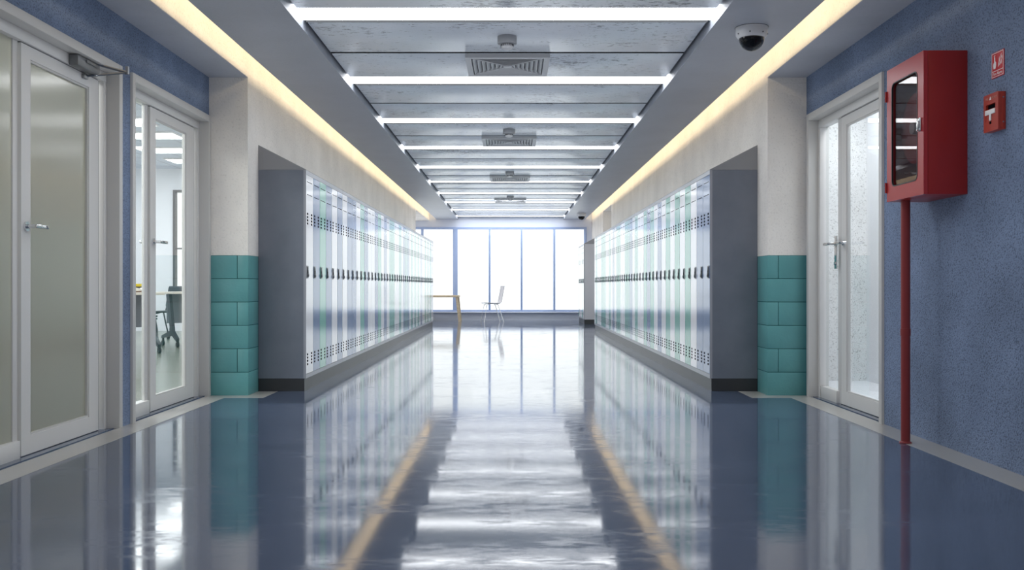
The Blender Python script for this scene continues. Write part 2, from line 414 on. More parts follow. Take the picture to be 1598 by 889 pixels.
def make_door(name, s, y0, y1, side_first, mull, leaf_lo, leaf_hi, glass_lo, glass_hi, side_lo, side_hi, paneM, label):
    """s = wall side; frame from y0 to y1. leaf and fixed side light share the frame"""
    d = bpy.data.objects.new(name, None); COL.objects.link(d); d.location = (s * BLUE, (y0 + y1) / 2, 0); d.empty_display_size = .1
    tag(d, label, 'door', kind='structure'); off = d.location.copy()
    X = lambda dd: s * (BLUE + dd)
    JW, SF = .05, .075
    b = MB(off)                                   # outer frame (jambs and head)
    for a, c in ((y0, y0 + JW), (y1 - JW, y1)): b.box(X(-.018), X(.15), a, c, 0, DH, .003)
    b.box(X(-.018), X(.15), y0 + JW, y1 - JW, DH - .055, DH, .003)
    b.build('door_frame', M['jamb'], d)
    b = MB(off)                                   # inner fixed frame set back in the reveal
    b.box(X(.062), X(.135), y0 + JW, y1 - JW, DH - .115, DH - .055, .003)
    for a, c in ((y0 + JW, y0 + JW + .045), (y1 - JW - .045, y1 - JW)): b.box(X(.062), X(.135), a, c, 0, DH - .115, .003)
    b.box(X(.090), X(.112), mull[0], mull[1], 0, DH - .115, .003)
    b.box(X(.066), X(.13), side_lo - .03, side_hi + .03, .0, .095, .003)   # bottom rail of the side light
    b.build('inner_frame', M['doorwhite'], d)
    b = MB(off); b.box(X(.098), X(.104), side_lo - .005, side_hi + .004, .09, DH - .11); b.build('side_pane', paneM, d)
    # leaf
    zt, zb = DH - .122, .008
    leaf = MB(off)
    leaf.ring([(leaf_lo, zb), (leaf_hi, zb), (leaf_hi, zt), (leaf_lo, zt)], [(glass_lo, .105), (glass_hi, .105), (glass_hi, zt - .068), (glass_lo, zt - .068)], 'x', X(.075), X(.108))
    lf = leaf.build('door_leaf', M['doorwhite'], d)
    b = MB(off); b.box(X(.094), X(.102), glass_lo - .008, glass_hi + .008, .097, zt - .06); b.build('glass_pane', paneM, lf)
    b = MB(off); 
    r = [(glass_lo - .002, .103), (glass_hi + .002, .103), (glass_hi + .002, zt - .066), (glass_lo - .002, zt - .066)]
    q = [(glass_lo + .012, .117), (glass_hi - .012, .117), (glass_hi - .012, zt - .080), (glass_lo + .012, zt - .080)]
    b.ring(r, q, 'x', X(.080), X(.093)); b.build('glazing_bead', M['jamb'], lf)
    b = MB(off); b.box(X(.078), X(.118), leaf_hi + .001, leaf_hi + .012, 0, zt); b.box(X(.078), X(.118), leaf_lo, leaf_hi, zt + .0005, zt + .006); b.build('shadow_gap', M['groove'], d)
    b = MB(off); b.box(X(.02), X(.15), y0 + JW, y1 - JW, 0, .004); b.build('threshold', M['floor'], d)
    return d, lf, X
(y0, y1) = LDOORS[0]
d1, lf1, X = make_door('door_1', -1, y0, y1, True, (4.905, 4.955), 4.960, 5.885, 5.055, 5.755, 4.505, 4.905, M['frost'], 'near left white door with frosted glass, side light and door closer')
lever(d1, -1, X(.075), 5.008, 1.215, 1)
off = d1.location
c = MB(off)                                       # door closer
c.box(X(.005), X(.062), 5.46, 5.75, 2.172, 2.236, .008); c.box(X(-.002), X(.006), 5.56, 5.72, 2.21, 2.226, .002)
cl = c.build('door_closer', M['closer'], d1)
c = MB(off)
c.cyl((X(.03), 5.73, 2.165), (X(.03), 5.73, 2.245), .018)
tip = Vector((X(-.115), 5.86, 2.218))
c.tube([(X(.03), 5.73, 2.242), tip], .009, 8); c.tube([tip, (X(.068), 5.68, 2.155)], .007, 8)
c.cyl(tip + Vector((0, 0, -.012)), tip + Vector((0, 0, .036)), .012)
c.box(X(.055), X(.075), 5.655, 5.705, 2.14, 2.168, .003)
c.build('closer_arm', M['steel'], cl)
(y0, y1) = LDOORS[1]
d2, lf2, X = make_door('door_2', -1, y0, y1, True, (6.665, 6.725), 6.730, 7.655, 6.835, 7.47, 6.285, 6.665, M['glass'], 'second left white door with clear glass looking into the classroom')
lever(d2, -1, X(.075), 6.782, 1.215, 1); lever(d2, -1, X(.108), 6.782, 1.215, 1, back=True)
(y0, y1) = RDOOR
d3, lf3, X = make_door('door_3', 1, y0, y1, False, (7.20, 7.305), 6.28, 7.195, 6.40, 7.085, 7.305, 7.61, M['glass'], 'white glazed door on the right beside the red cabinet')
lever(d3, 1, X(.075), 7.135, 1.222, -1); lever(d3, 1, X(.062), 7.262, 1.222, 1, plate=True)

# ------------------------------------------------------------------ classroom behind the left doors
b = MB(); b.box(-10.1, -10, 3.5, 19, 0, 3.3); b.box(-10, -2.607, 3.4, 3.5, 0, 3.3); b.box(-2.62, -2.607, 3.5, 19, BOXZ + .0, 3.3)
b.box(-10, -6.75, 19, 19.2, 0, 3.3); b.box(-5.3, -2.607, 19, 19.2, 0, 3.3); b.box(-6.75, -5.3, 19, 19.2, 0, .62); b.box(-6.75, -5.3, 19, 19.2, 2.82, 3.3)
struct('wall_classroom', b, M['white_wall'], 'white walls of the classroom seen through the clear door', 'wall')
b = MB(); b.box(-10, -2.607, 3.5, 19, 3.25, 3.35); struct('ceiling_classroom', b, M['classceil'], 'tiled classroom ceiling', 'ceiling')
w2 = bpy.data.objects.new('window_2', None); COL.objects.link(w2); w2.location = (-6.0, 19, .62); tag(w2, 'tall dark-framed window at the back of the classroom', 'window', kind='structure')
b = MB(w2.location)
b.ring([(-6.75, .62), (-5.3, .62), (-5.3, 2.82), (-6.75, 2.82)], [(-6.705, .665), (-5.345, .665), (-5.345, 2.775), (-6.705, 2.775)], 'y', 18.97, 19.10)
b.box(-6.70, -5.35, 19.0, 19.06, 1.635, 1.665); b.box(-6.05, -5.99, 19.0, 19.06, .67, 2.77)
b.build('window_frame', M['winframe'], w2)
b = MB(w2.location); b.box(-6.70, -5.35, 19.062, 19.068, .67, 2.77); b.build('window_pane', M['winglass'], w2)
for i, (yy, xx) in enumerate(((13.55, -5.75), (14.75, -5.75), (16.35, -5.75), (17.75, -5.75))):
    nm = ['nearest', 'second nearest', 'third nearest', 'farthest'][i]
    o = thing('ceiling_panel_light', (xx, yy, 3.25), f'{nm} of the bright flat ceiling lights in the classroom', 'ceiling light', 'classroom ceiling lights')
    MB(o.location).box(xx - .6, xx + .6, yy - .3, yy + .3, 3.232, 3.249).build('diffuser', M['class_light'], o)
    f = MB(o.location); f.ring([(xx - .62, yy - .32), (xx + .62, yy - .32), (xx + .62, yy + .32), (xx - .62, yy + .32)], [(xx - .6, yy - .3), (xx + .6, yy - .3), (xx + .6, yy + .3), (xx - .6, yy + .3)], 'z', 3.228, 3.2499)
    f.build('light_frame', M['white'], o)

def flip_table(loc, rz, label):
    """top .81 m high; front (modesty) side faces -Y, legs at both ends"""
    o = thing('flip_top_table', loc, label, 'table', 'classroom flip-top tables', rz)
    L, D, H = 1.5, .62, .815
    MB().box(-L / 2, L / 2, -D / 2, D / 2, H - .035, H, .005).build('tabletop', M['birch'], o)
    m_ = MB(); m_.box(-L / 2 + .10, L / 2 - .10, -D / 2 + .10, -D / 2 + .108, H - .48, H - .05)
    for i in range(12):
        for j in range(4):
            x = -L / 2 + .2 + i * .1; z = H - .14 - j * .1
            m_.box(x - .004, x + .004, -D / 2 + .099, -D / 2 + .1, z - .018, z + .018, mi=1)
    m_.build('modesty_panel', [M['modesty'], M['charcoal']], o)
    for sx in (-1, 1):
        x = sx * (L / 2 - .07); t = .022
        g = MB()
        g.prism([(-.10, H - .04), (.02, H - .04), (.16, .17), (.07, .17)], 'x', x - t, x + t)
        g.prism([(-.30, .11), (-.28, .15), (.08, .24), (.16, .22), (.31, .12), (.29, .075), (.12, .16)], 'x', x - t, x + t)
        lg = g.build('leg', M['charcoal'], o)
        for yy in (-.28, .29):
            q = MB(); q.cyl((x - .018, yy, .035), (x + .018, yy, .035), .035, seg=18); q.box(x - .012, x + .012, yy - .012, yy + .03, .05, .12, .004)
            q.build('caster', M['black'], lg)
    return o
def task_chair(loc, rz, label):
    """sits facing -Y"""
    o = thing('task_chair', loc, label, 'chair', 'classroom chairs', rz)
    sp = [(-.22, .47), (-.20, .445), (0, .44), (.18, .45), (.20, .475), (.0, .475)]
    MB().prism(sp, 'x', -.22, .22, bevel=.008).build('seat', M['black'], o)
    MB().prism([(.19, .56), (.21, .52), (.235, .56), (.29, .86), (.285, .90), (.265, .87)], 'x', -.21, .21, bevel=.006).build('backrest', M['charcoal'], o)
    for sx in (-1, 1):
        g = MB(); g.tube([(sx * .2, .24, .60), (sx * .21, .19, .46), (sx * .21, -.02, .43), (sx * .215, -.17, .42)], .012); g.build('side_frame', M['charcoal'], o)
        for (ya, yb) in ((-.13, -.25), (.13, .27)):
            q = MB(); q.tube([(sx * .2, ya, .44), (sx * .215, (ya + yb) / 2, .26), (sx * .22, yb, .07)], .012); lg = q.build('leg', M['charcoal'], o)
            q = MB(); q.cyl((sx * .22 - .012, yb, .03), (sx * .22 + .012, yb, .03), .03, seg=16); q.box(sx * .22 - .01, sx * .22 + .01, yb - .012, yb + .012, .03, .085, .003); q.build('caster', M['black'], lg)
    return o
flip_table((-5.39, 12.47, 0), math.radians(221), 'classroom table with birch top on the left, carrying the yellow box and open book')
flip_table((-4.57, 14.64, 0), math.radians(221), 'classroom table with birch top and slanted dark leg, nearest the door frame')
task_chair((-5.44, 13.90, 0), math.radians(35), 'dark task chair standing between the two classroom tables')
task_chair((-5.88, 16.3, 0), math.radians(-20), 'dark task chair behind the farther classroom table')
bk = thing('open_book', (-4.95, 12.68, .8152), 'open book with pale pages lying on the left classroom table', 'book', rz=math.radians(41))
b = MB(); b.prism([(-.14, .0), (.14, .0), (.145, .006), (.0, .02), (-.145, .006)], 'y', -.1, .1); b.build('cover', M['brown'], bk)
b = MB(); b.prism([(-.135, .012), (.0, .022), (.135, .012), (.12, .045), (.06, .062), (.0, .04), (-.06, .062), (-.12, .045)], 'y', -.095, .095); b.build('page_block', M['paper'], bk)
yb = thing('yellow_box', (-5.12, 12.85, .8152), 'black and yellow box standing on the left classroom table', 'box', rz=math.radians(41))
b = MB(); b.box(-.15, .15, -.06, .06, .0, .075, .003); b.build('box_base', M['charcoal'], yb)
b = MB(); b.box(-.153, .153, -.063, .063, .0752, .115, .003); b.build('box_lid', M['yellow'], yb)

# room behind the right door
b = MB(); b.box(2.607, 3.5, 9.0, 9.1, 0, 2.7); struct('wall_side_room_back', b, M['mottle'], 'mottled white plaster wall behind the right door', 'wall')
b = MB(); b.box(3.4, 3.5, 5.2, 9.0, 0, 2.7); b.box(2.607, 3.5, 5.1, 5.2, 0, 2.7); struct('wall_side_room', b, M['white_wall'], 'smooth white wall behind the right door', 'wall')
b = MB(); b.box(2.607, 3.5, 5.1, 9.1, 2.7, 2.8); struct('ceiling_side_room', b, M['white_wall'], 'ceiling of the small room behind the right door', 'ceiling')

# ------------------------------------------------------------------ end window
w1 = bpy.data.objects.new('window_1', None); COL.objects.link(w1); w1.location = (0, ENDY, WZ0); tag(w1, 'wide bright window filling the far end of the corridor', 'window', kind='structure')
off = w1.location
b = MB(off); b.box(WX0, WX1, ENDY - .03, ENDY + .12, WZ1 - .06, WZ1, .006); b.box(WX0, WX1, ENDY - .03, ENDY + .12, WZ0, WZ0 + .05, .006)
b.box(WX1 - .07, WX1, ENDY - .03, ENDY + .12, WZ0 + .05, WZ1 - .06, .006); b.box(WX0, WX0 + .06, ENDY - .03, ENDY + .12, WZ0 + .05, WZ1 - .06, .006)
b.build('window_frame', M['mullion'], w1)
mul_x = [(-5.03, .05), (-4.16, .05), (-3.30, .05), (-2.33, .06), (-1.46, .125), (-.556, .055), (.288, .055), (1.15, .055)]
xs = [WX0 + .06]
for x, w in mul_x:
    MB(off).box(x - w / 2, x + w / 2, ENDY - .04, ENDY + .11, WZ0 + .05, WZ1 - .06, .006).build('mullion', M['mullion'], w1)
    xs += [x - w / 2, x + w / 2]
xs.append(WX1 - .07)
for i in range(0, len(xs), 2):
    MB(off).box(xs[i], xs[i + 1], ENDY + .03, ENDY + .038, WZ0 + .05, WZ1 - .06).build('window_pane', M['winglass'], w1)
MB(off).box(WX0, WX1 + .02, ENDY - .16, ENDY + .02, WZ0 - .03, WZ0 - .0005, .006).build('window_sill', M['winsill'], w1)

# ------------------------------------------------------------------ lockers
UW = .874; DWp = UW / 3; DWd = DWp - .009
_mc = {}
def locker_meshes(s):
    """s=+1: front faces +X (left bank). Local: wall at x=0, front at .409*s, y from 0 to UW, floor z=0"""
    if s in _mc: return _mc[s]
    D = .409; r = {}
    X = lambda d: s * d
    b = MB(); b.prism([(X(.001), .108), (X(D - .022), .108), (X(D - .022), 1.893), (X(.001), 1.893)], 'y', .001, UW - .001)
    b.box(X(D - .0219), X(D - .0212), .003, UW - .003, .144, 1.857, mi=1)
    r['body'] = b.mesh('locker_body', [M['lockgrey'], M['dark']])
    b = MB(); b.box(X(D - .022), X(D), .001, UW - .001, 1.858, 1.893); b.box(X(D - .022), X(D), .001, UW - .001, .108, .143)
    b.box(X(D - .022), X(D - .001), .001, .003, .143, 1.858); b.box(X(D - .022), X(D - .001), UW - .003, UW - .001, .143, 1.858)
    r['front_frame'] = b.mesh('locker_front_frame', M['lockrim'])
    b = MB(); b.prism([(X(.001), 1.8945), (X(D), 1.8945), (X(D), 1.897), (X(.001), 2.107)], 'y', .001, UW - .001)
    r['sloping_top'] = b.mesh('locker_sloping_top', M['locktop'])
    b = MB(); b.box(X(.002), X(D - .014), .0005, UW - .0005, 0, .107)
    r['kick_base'] = b.mesh('locker_kick_base', M['kick'])
    # door: local at door's own near-bottom corner (y=0..DWd, z from 0)
    z0, z1 = .146, 1.855; H = z1 - z0
    us = [0, .034, .086, .196, .248, DWd]
    holes = [1.522, 1.494, 1.466, 1.438, .31, .282, .254, .226]
    lines = [1.798, 1.688]
    vs = [0, H]
    for z in holes: vs += [z - .0084 - z0, z + .0084 - z0]
    for z in lines: vs += [z - .003 - z0, z + .003 - z0]
    vs = sorted(vs)
    def is_hole(u, v):
        z = v + z0
        if any(abs(z - q) < .0084 for q in holes): return any(a < u < c for a, c in ((.034, .086), (.196, .248)))
        if any(abs(z - q) < .003 for q in lines): return .034 < u < .248
        return False
    for col in LOCKC:
        bm = bmesh.new(); V = {}
        def v3(d, u, v):
            k = (round(d, 5), round(u, 5), round(v, 5))
            if k not in V: V[k] = bm.verts.new((X(d), u, v))
            return V[k]
        F, Bk, R = D, D - .020, D - .012
        def quad(pts, mi=0):
            f = bm.faces.new([v3(*p) for p in pts]); f.material_index = mi
        nu, nv = len(us) - 1, len(vs) - 1
        for i in range(nu):
            for j in range(nv):
                u0, u1, a, c = us[i], us[i + 1], vs[j], vs[j + 1]
                h = is_hole((u0 + u1) / 2, (a + c) / 2); d = R if h else F
                quad([(d, u0, a), (d, u1, a), (d, u1, c), (d, u0, c)], 1 if h else 0)
                if i < nu - 1:
                    d2 = R if is_hole((us[i + 1] + us[i + 2]) / 2, (a + c) / 2) else F
                    if d2 != d: quad([(d, u1, a), (d2, u1, a), (d2, u1, c), (d, u1, c)], 1)
                if j < nv - 1:
                    d2 = R if is_hole((u0 + u1) / 2, (vs[j + 1] + vs[j + 2]) / 2) else F
                    if d2 != d: quad([(d, u0, c), (d2, u0, c), (d2, u1, c), (d, u1, c)], 1)
        for j in range(nv):
            for u in (0, DWd): quad([(F, u, vs[j]), (Bk, u, vs[j]), (Bk, u, vs[j + 1]), (F, u, vs[j + 1])])
        for i in range(nu):
            for v in (0, H): quad([(F, us[i], v), (Bk, us[i], v), (Bk, us[i + 1], v), (F, us[i + 1], v)])
        bmesh.ops.recalc_face_normals(bm, faces=bm.faces)
        me = bpy.data.meshes.new('locker_door_' + col); bm.to_mesh(me); bm.free()
        me.materials.append(M['lock_' + col]); me.materials.append(M['dark'])
        r['door_' + col] = me
    b = MB(); c0 = .045; zz = .966 - z0
    b.ring(rrect(c0 - .030, c0 + .030, zz, zz + .108, .01, 3), rrect(c0 - .023, c0 + .023, zz + .007, zz + .101, .007, 3), 'x', X(D), X(D + .006))
    b.box(X(D + .0002), X(D + .0012), c0 - .024, c0 + .024, zz + .006, zz + .102, mi=1)
    b.box(X(D + .001), X(D + .016), c0 - .014, c0 + .016, zz + .014, zz + .040, .003); b.box(X(D + .001), X(D + .012), c0 - .018, c0 + .002, zz + .068, zz + .098, .003)
    b.box(X(D + .001), X(D + .008), c0 - .004, c0 + .004, zz + .036, zz + .072, .001, mi=1)
    r['handle'] = b.mesh('locker_handle', [M['steel'], M['dark']])
    _mc[s] = r; return r
def locker_unit(s, y, cols, label, group):
    r = locker_meshes(s)
    o = thing('locker_unit', (-s * WALL, y, 0), label, 'locker', group)
    for k in ('body', 'front_frame', 'sloping_top', 'kick_base'): link(k, r[k], o)
    for i, c in enumerate(cols):
        d = link('door', r['door_' + c], o, (0, i * DWp + .0045, .146)); d['label'] = f'{c} locker door'
        h = link('handle', r['handle'], d); h['label'] = 'chrome recessed handle'
    return o
W_, B_, G_ = 'white', 'blue', 'green'
LS = 'WBG BWB WBB WGB WWB GWB WGG WWG WBG BWG WGW GWB WWG WGW GWW'.split()
RS = 'BBW GWG WGW BWG BGW WGW BGG WWG GWB WGW WGG GWW WGW'.split()
cd = {'W': W_, 'B': B_, 'G': G_}
LY0 = 8.122
for i, q in enumerate(LS):
    c = [cd[x] for x in q]
    locker_unit(1, LY0 + i * UW, c, f'{ORD[i]} three-door locker unit from the near end of the left row, {c[0]}, {c[1]}, {c[2]} doors', 'lockers along the left wall')
for i, q in enumerate(RS):
    c = [cd[x] for x in q]
    locker_unit(-1, LY0 + i * UW, c, f'{ORD[i]} three-door locker unit from the near end of the right row, {c[0]}, {c[1]}, {c[2]} doors', 'lockers along the right wall')
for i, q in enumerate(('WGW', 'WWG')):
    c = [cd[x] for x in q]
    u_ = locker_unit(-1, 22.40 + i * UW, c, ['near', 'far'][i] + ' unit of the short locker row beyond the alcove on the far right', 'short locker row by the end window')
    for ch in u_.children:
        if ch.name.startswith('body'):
            me = ch.data.copy() if i == 0 else me; me.materials[0] = M['lockhaze']; ch.data = me

# ------------------------------------------------------------------ ceiling fittings
def make_vent(y, label):
    yc = y + .325; o = thing('air_vent', (0, yc, PZ), label, 'air vent', 'square vents in the ceiling')
    h = .33; z0 = -.0
    def fr(pts_r, z): return [(-pts_r, -pts_r), (pts_r, -pts_r), (pts_r, pts_r), (-pts_r, pts_r)]
    b = MB(); b.ring(fr(h, 0), fr(h - .045, 0), 'z', -.030, -.0006); b.build('frame', M['ventgrey'], o)
    b = MB(); b.box(-h + .05, h - .05, -h + .05, h - .05, -.006, -.002); b.build('backing', M['charcoal'], o)
    b = MB(); R = h - .05; n = 7
    for q in range(4):                              # four triangular groups of parallel blades
        rot = Matrix.Rotation(q * PI / 2, 4, 'Z')
        for k in range(n):
            x = R - .018 - k * (R - .03) / n; w = x - .008
            if w < .012: continue
            bl = Matrix.Translation((x, 0, -.018)) @ Matrix.Rotation(math.radians(38), 4, 'Y')
            b.box(-.016, .016, -w, w, -.0015, .0015, mat=rot @ bl)
    for q in (0, 1):
        dg_ = Matrix.Rotation(PI / 4 + q * PI / 2, 4, 'Z'); b.box(-R * 1.40, R * 1.40, -.004, .004, -.027, -.008, mat=dg_)
    b.box(-.035, .035, -.035, .035, -.028, -.010, .004)
    b.build('louvre_blades', M['ventgrey'], o); return o
def make_detector(y, label):
    o = thing('smoke_detector', (0, y, PZ), label, 'smoke detector', 'smoke detectors on the ceiling')
    b = MB(); b.lathe([(0, 0), (.068, 0), (.070, -.004), (.070, -.050), (.066, -.056), (.05, -.058), (0, -.058)], (0, 0, 0)); b.build('base', M['detgrey'], o)
    b = MB(); b.lathe([(.0, -.057), (.042, -.058), (.046, -.066), (.044, -.076), (.036, -.088), (.022, -.094), (0, -.095)], (0, 0, 0)); hd = b.build('sensor_head', M['offwhite'], o)
    b = MB()
    for k in range(20):
        a = 2 * PI * k / 20; b.box(.040, .0475, -.0035, .0035, -.074, -.060, mat=Matrix.Rotation(a, 4, 'Z'))
    b.build('sensor_slots', M['charcoal'], hd); return o
for k in range(4):
    w = ['nearest', 'second nearest', 'third nearest', 'farthest'][k]
    make_vent(7.372 + 2 * PITCH * k, f'{w} square grey air vent in the ceiling panels')
    make_detector(6.86 + 2 * PITCH * k, f'{w} round smoke detector on the ceiling, just in front of a vent')
def make_dome(x, y, label):
    o = thing('ceiling_security_camera', (x, y, SOFZ), label, 'security camera', 'dome cameras')
    b = MB(); b.lathe([(0, 0), (.108, 0), (.108, -.006), (.105, -.008), (.107, -.030), (.104, -.052), (.094, -.068), (.086, -.074), (.075, -.070), (0, -.070)], (0, 0, 0), 40)
    for a in (200, 250, 300, 340):
        t = math.radians(a); b.cyl((.10 * math.cos(t), .10 * math.sin(t), -.05), (.107 * math.cos(t), .107 * math.sin(t), -.05), .005, mi=1, seg=10)
    b.build('housing', [M['offwhite'], M['charcoal']], o)
    b = MB(); b.lathe([(0, 0), (.112, 0), (.112, -.0012), (0, -.0012)], (0, 0, -.0003), 40); b.build('gasket', M['black'], o)
    R = .084
    b = MB(); b.lathe([(R, -.072)] + [(R * math.cos(t), -.074 - R * math.sin(t)) for t in (PI / 2 * i / 10 for i in range(1, 10))] + [(0, -.074 - R)], (0, 0, 0), 40); b.build('dome', glass_dome, o)
    b = MB(); b.lathe([(0, -.071), (.062, -.071), (.064, -.10), (.05, -.118), (.03, -.13), (0, -.134)], (0, 0, 0), 28); cam = b.build('camera_ball', M['black'], o)
    b = MB(); b.cyl((0, -.03, -.112), (0, -.058, -.125), .022, .020); b.build('lens', M['dome'], cam)
    return o
glass_dome = glass('smoked_dome', (.30, .31, .33))
make_dome(1.66, 6.43, 'white security camera dome on the right soffit, close to the viewer')
make_dome(1.71, 22.9, 'tiny security camera dome on the right soffit, near the end window')

# ------------------------------------------------------------------ fire hose cabinet, pipe, call point, sign (right wall)
CX, CY0, CY1, CZ0, CZ1 = 2.222, 5.04, 5.533, 1.388, 2.152
o = thing('fire_hose_cabinet', (BLUE, (CY0 + CY1) / 2, CZ0), 'red wall cabinet with a glazed door, mounted beside the right door', 'fire cabinet')
off = o.location.copy(); t = .012; XB = BLUE - .001
b = MB(off); b.box(CX + .024, XB, CY0, CY0 + t, CZ0, CZ1, .002); b.box(CX + .024, XB, CY1 - t, CY1, CZ0, CZ1, .002); b.box(CX + .024, XB, CY0 + t, CY1 - t, CZ0, CZ0 + t, .002); b.box(CX + .024, XB, CY0 + t, CY1 - t, CZ1 - t, CZ1, .002)
b.build('cabinet_body', M['red'], o)
b = MB(off); b.box(XB - .006, XB, CY0 + t, CY1 - t, CZ0 + t, CZ1 - t); b.build('cabinet_back', M['red_in'], o)
b = MB(off); b.ring(rrect(CY0, CY1, CZ0, CZ1, .004), rrect(5.117, 5.46, 1.472, 2.060, .035), 'x', CX, CX + .022)
dr = b.build('cabinet_door', M['reddoor_lit'], o)
b = MB(off); b.ring(rrect(5.114, 5.463, 1.469, 2.063, .036), rrect(5.120, 5.457, 1.475, 2.057, .033), 'x', CX - .002, CX + .008); b.build('glazing_seal', M['black'], dr)
b = MB(off); b.prism(rrect(5.116, 5.461, 1.471, 2.061, .035), 'x', CX + .010, CX + .014); b.build('glass_pane', M['cabglass'], dr)
b = MB(off); b.box(CX - .010, CX, 5.062, 5.100, 1.728, 1.800, .003); b.box(CX - .018, CX - .010, 5.070, 5.092, 1.742, 1.786, .003); b.cyl((CX - .011, 5.081, 1.735), (CX - .0195, 5.081, 1.735), .005); b.build('latch', M['chrome'], dr)
for z in (1.47, 2.00):
    b = MB(off); b.cyl((CX - .004, CY1 + .002, z - .03), (CX - .004, CY1 + .002, z + .03), .007, seg=12); b.build('hinge', M['red'], dr)
h = thing('hose_reel', (2.34, 5.29, 1.78), 'red hose reel inside the glazed fire cabinet', 'hose reel')
Rx = Matrix.Rotation(PI / 2, 4, 'Y')
b = MB(); 
for x in (-.05, .05): b.lathe([(0, -.004), (.195, -.004), (.20, 0), (.195, .004), (0, .004)], (x, 0, 0), 48, mat=Rx)
b.build('reel_flange', M['red'], h)
b = MB()
for rr in (.10, .135, .17):
    for x in (-.028, 0, .028):
        b.tube([(x, rr * math.cos(a), rr * math.sin(a)) for a in (2 * PI * i / 40 for i in range(41))], .014, 8)
b.build('hose', M['hose'], h)
b = MB(); b.cyl((-.075, 0, 0), (.105, 0, 0), .035); b.build('hub', M['steel'], h)
b = MB(); b.tube([(-.045, -.14, -.24), (-.05, -.02, -.255), (-.055, .13, -.235)], [.016, .014, .008], 12); b.build('nozzle', M['chrome'], h)
PX, PY = 2.291, 5.437
o = thing('standpipe', (PX, PY, 0), 'thin red vertical pipe from the floor up to the red cabinet', 'pipe')
MB().cyl((0, 0, 0), (0, 0, CZ0), .0255, seg=28).build('pipe', M['redpipe'], o)
b = MB(); zc = .9 - (518 - 446) * PY / 1480; b.cyl((0, 0, zc - .02), (0, 0, zc + .02), .0285, seg=28); b.build('coupling', M['redpipe'], o)
b = MB(); b.lathe([(.026, 0.0005), (.034, .0005), (.034, .006), (.027, .012), (.0256, .012)], (0, 0, 0)); b.build('floor_collar', M['redpipe'], o)
def onwall(x, y, z): return Matrix(((0, 0, -1, x), (-1, 0, 0, y), (0, 1, 0, z), (0, 0, 0, 1)))
# call point
Y0, Y1, Z0, Z1, XF = 4.649, 4.792, 1.670, 1.856, 2.418
o = thing('fire_alarm_call_point', (BLUE, (Y0 + Y1) / 2, Z0), 'small red alarm box with a white pull bar, below the red sign', 'alarm call point')
off = o.location.copy()
ob = MB(off)
ob.ring(rrect(Y0, Y1, Z0, Z1, .004, 2), rrect(Y0 + .028, Y1 - .022, Z0 + .05, Z0 + .135, .003, 2), 'x', XF, XF + .014)
ob.box(XF + .0145, BLUE - .0005, Y0, Y1, Z0, Z1, .003)
ob.build('housing', M['redcall'], o)
b = MB(off); b.box(XF + .012, XF + .0147, Y0 + .028, Y1 - .022, Z0 + .112, Z0 + .135); b.box(XF - .0008, XF + .002, Y0 + .066, Y0 + .084, Z0 + .036, Z0 + .049); b.build('slot', M['dark'], o)
b = MB(off); b.box(XF + .002, XF + .0146, Y0 + .029, Y1 - .023, Z0 + .05, Z0 + .112); b.build('recess_panel', M['redcall'], o)
b = MB(off); b.box(XF - .005, XF + .002, Y0 + .027, Y1 - .021, Z0 + .084, Z0 + .108, .002); b.box(XF - .004, XF + .002, Y0 + .067, Y0 + .083, Z0 + .053, Z0 + .086, .002); hb = b.build('pull_bar', M['white'], o)
for z in (Z0 + .035, Z1 - .03):
    b = MB(off); b.cyl((XF + .025, Y0, z), (XF + .025, Y0 - .003, z), .004, seg=12); b.build('screw', M['steel'], o)
M['calltext'] = mat('call_point_lettering', (.55, .24, .19), .5)
lc_ = Vector(off)
def T(p, body, size, y, z, x, mt, nm='lettering'):
    return text_mesh(nm, body, size, mt, Matrix.Translation(-p.matrix_basis.translation) @ onwall(x, y, z), p)
T(o, 'FIRE', .017, Y1 - .034, Z1 - .022, XF - .0006, M['calltext']); T(o, 'ALARM', .017, Y0 + .037, Z1 - .022, XF - .0006, M['calltext'])
b = MB(off); yc = (Y0 + Y1) / 2 + .004; b.prism([(yc - .009, Z1 - .030), (yc + .009, Z1 - .030), (yc, Z1 - .013)], 'x', XF - .001, XF + .001); b.build('emblem', M['white'], o)
# sign
SY0, SY1, SZ0, SZ1 = 4.662, 4.782, 1.940, 2.068
o = thing('fire_alarm_sign', (BLUE, (SY0 + SY1) / 2, SZ0), 'small red sign showing a hand and flames above the alarm box', 'sign')
off = o.location.copy(); SX = BLUE - .0045
b = MB(off); b.box(SX, BLUE - .0005, SY0, SY1, SZ0, SZ1, .0008); b.build('plate', M['signred'], o)
b = MB(off); q = .004; w = .0028
b.ring([(SY0 + q, SZ0 + q), (SY1 - q, SZ0 + q), (SY1 - q, SZ1 - q), (SY0 + q, SZ1 - q)], [(SY0 + q + w, SZ0 + q + w), (SY1 - q - w, SZ0 + q + w), (SY1 - q - w, SZ1 - q - w), (SY0 + q + w, SZ1 - q - w)], 'x', SX - .0006, SX + .0005)
b.box(SX - .0006, SX + .0005, SY0 + q, SY1 - q, SZ0 + .032, SZ0 + .035); b.build('border', M['white'], o)
T(o, 'Fire Alarm', .021, (SY0 + SY1) / 2, SZ0 + .019, SX - .0006, M['white'])
b = MB(off)
def pg(pts):                                         # sign-plane polygon: u to the reader's right, v up from the sign centre
    yc, zc = (SY0 + SY1) / 2, SZ0 + .080
    b.prism([(yc - u, zc + v) for u, v in pts], 'x', SX - .0008, SX + .0005)
pg([(-.038, -.034), (-.020, -.034), (-.014, -.018), (-.014, -.004), (-.020, .002), (-.022, .002), (-.024, .024), (-.029, .026), (-.032, .024), (-.032, -.002), (-.040, -.006), (-.043, -.016)])  # hand
pg([(-.034, .028), (-.022, .029), (-.022, .033), (-.034, .032)])
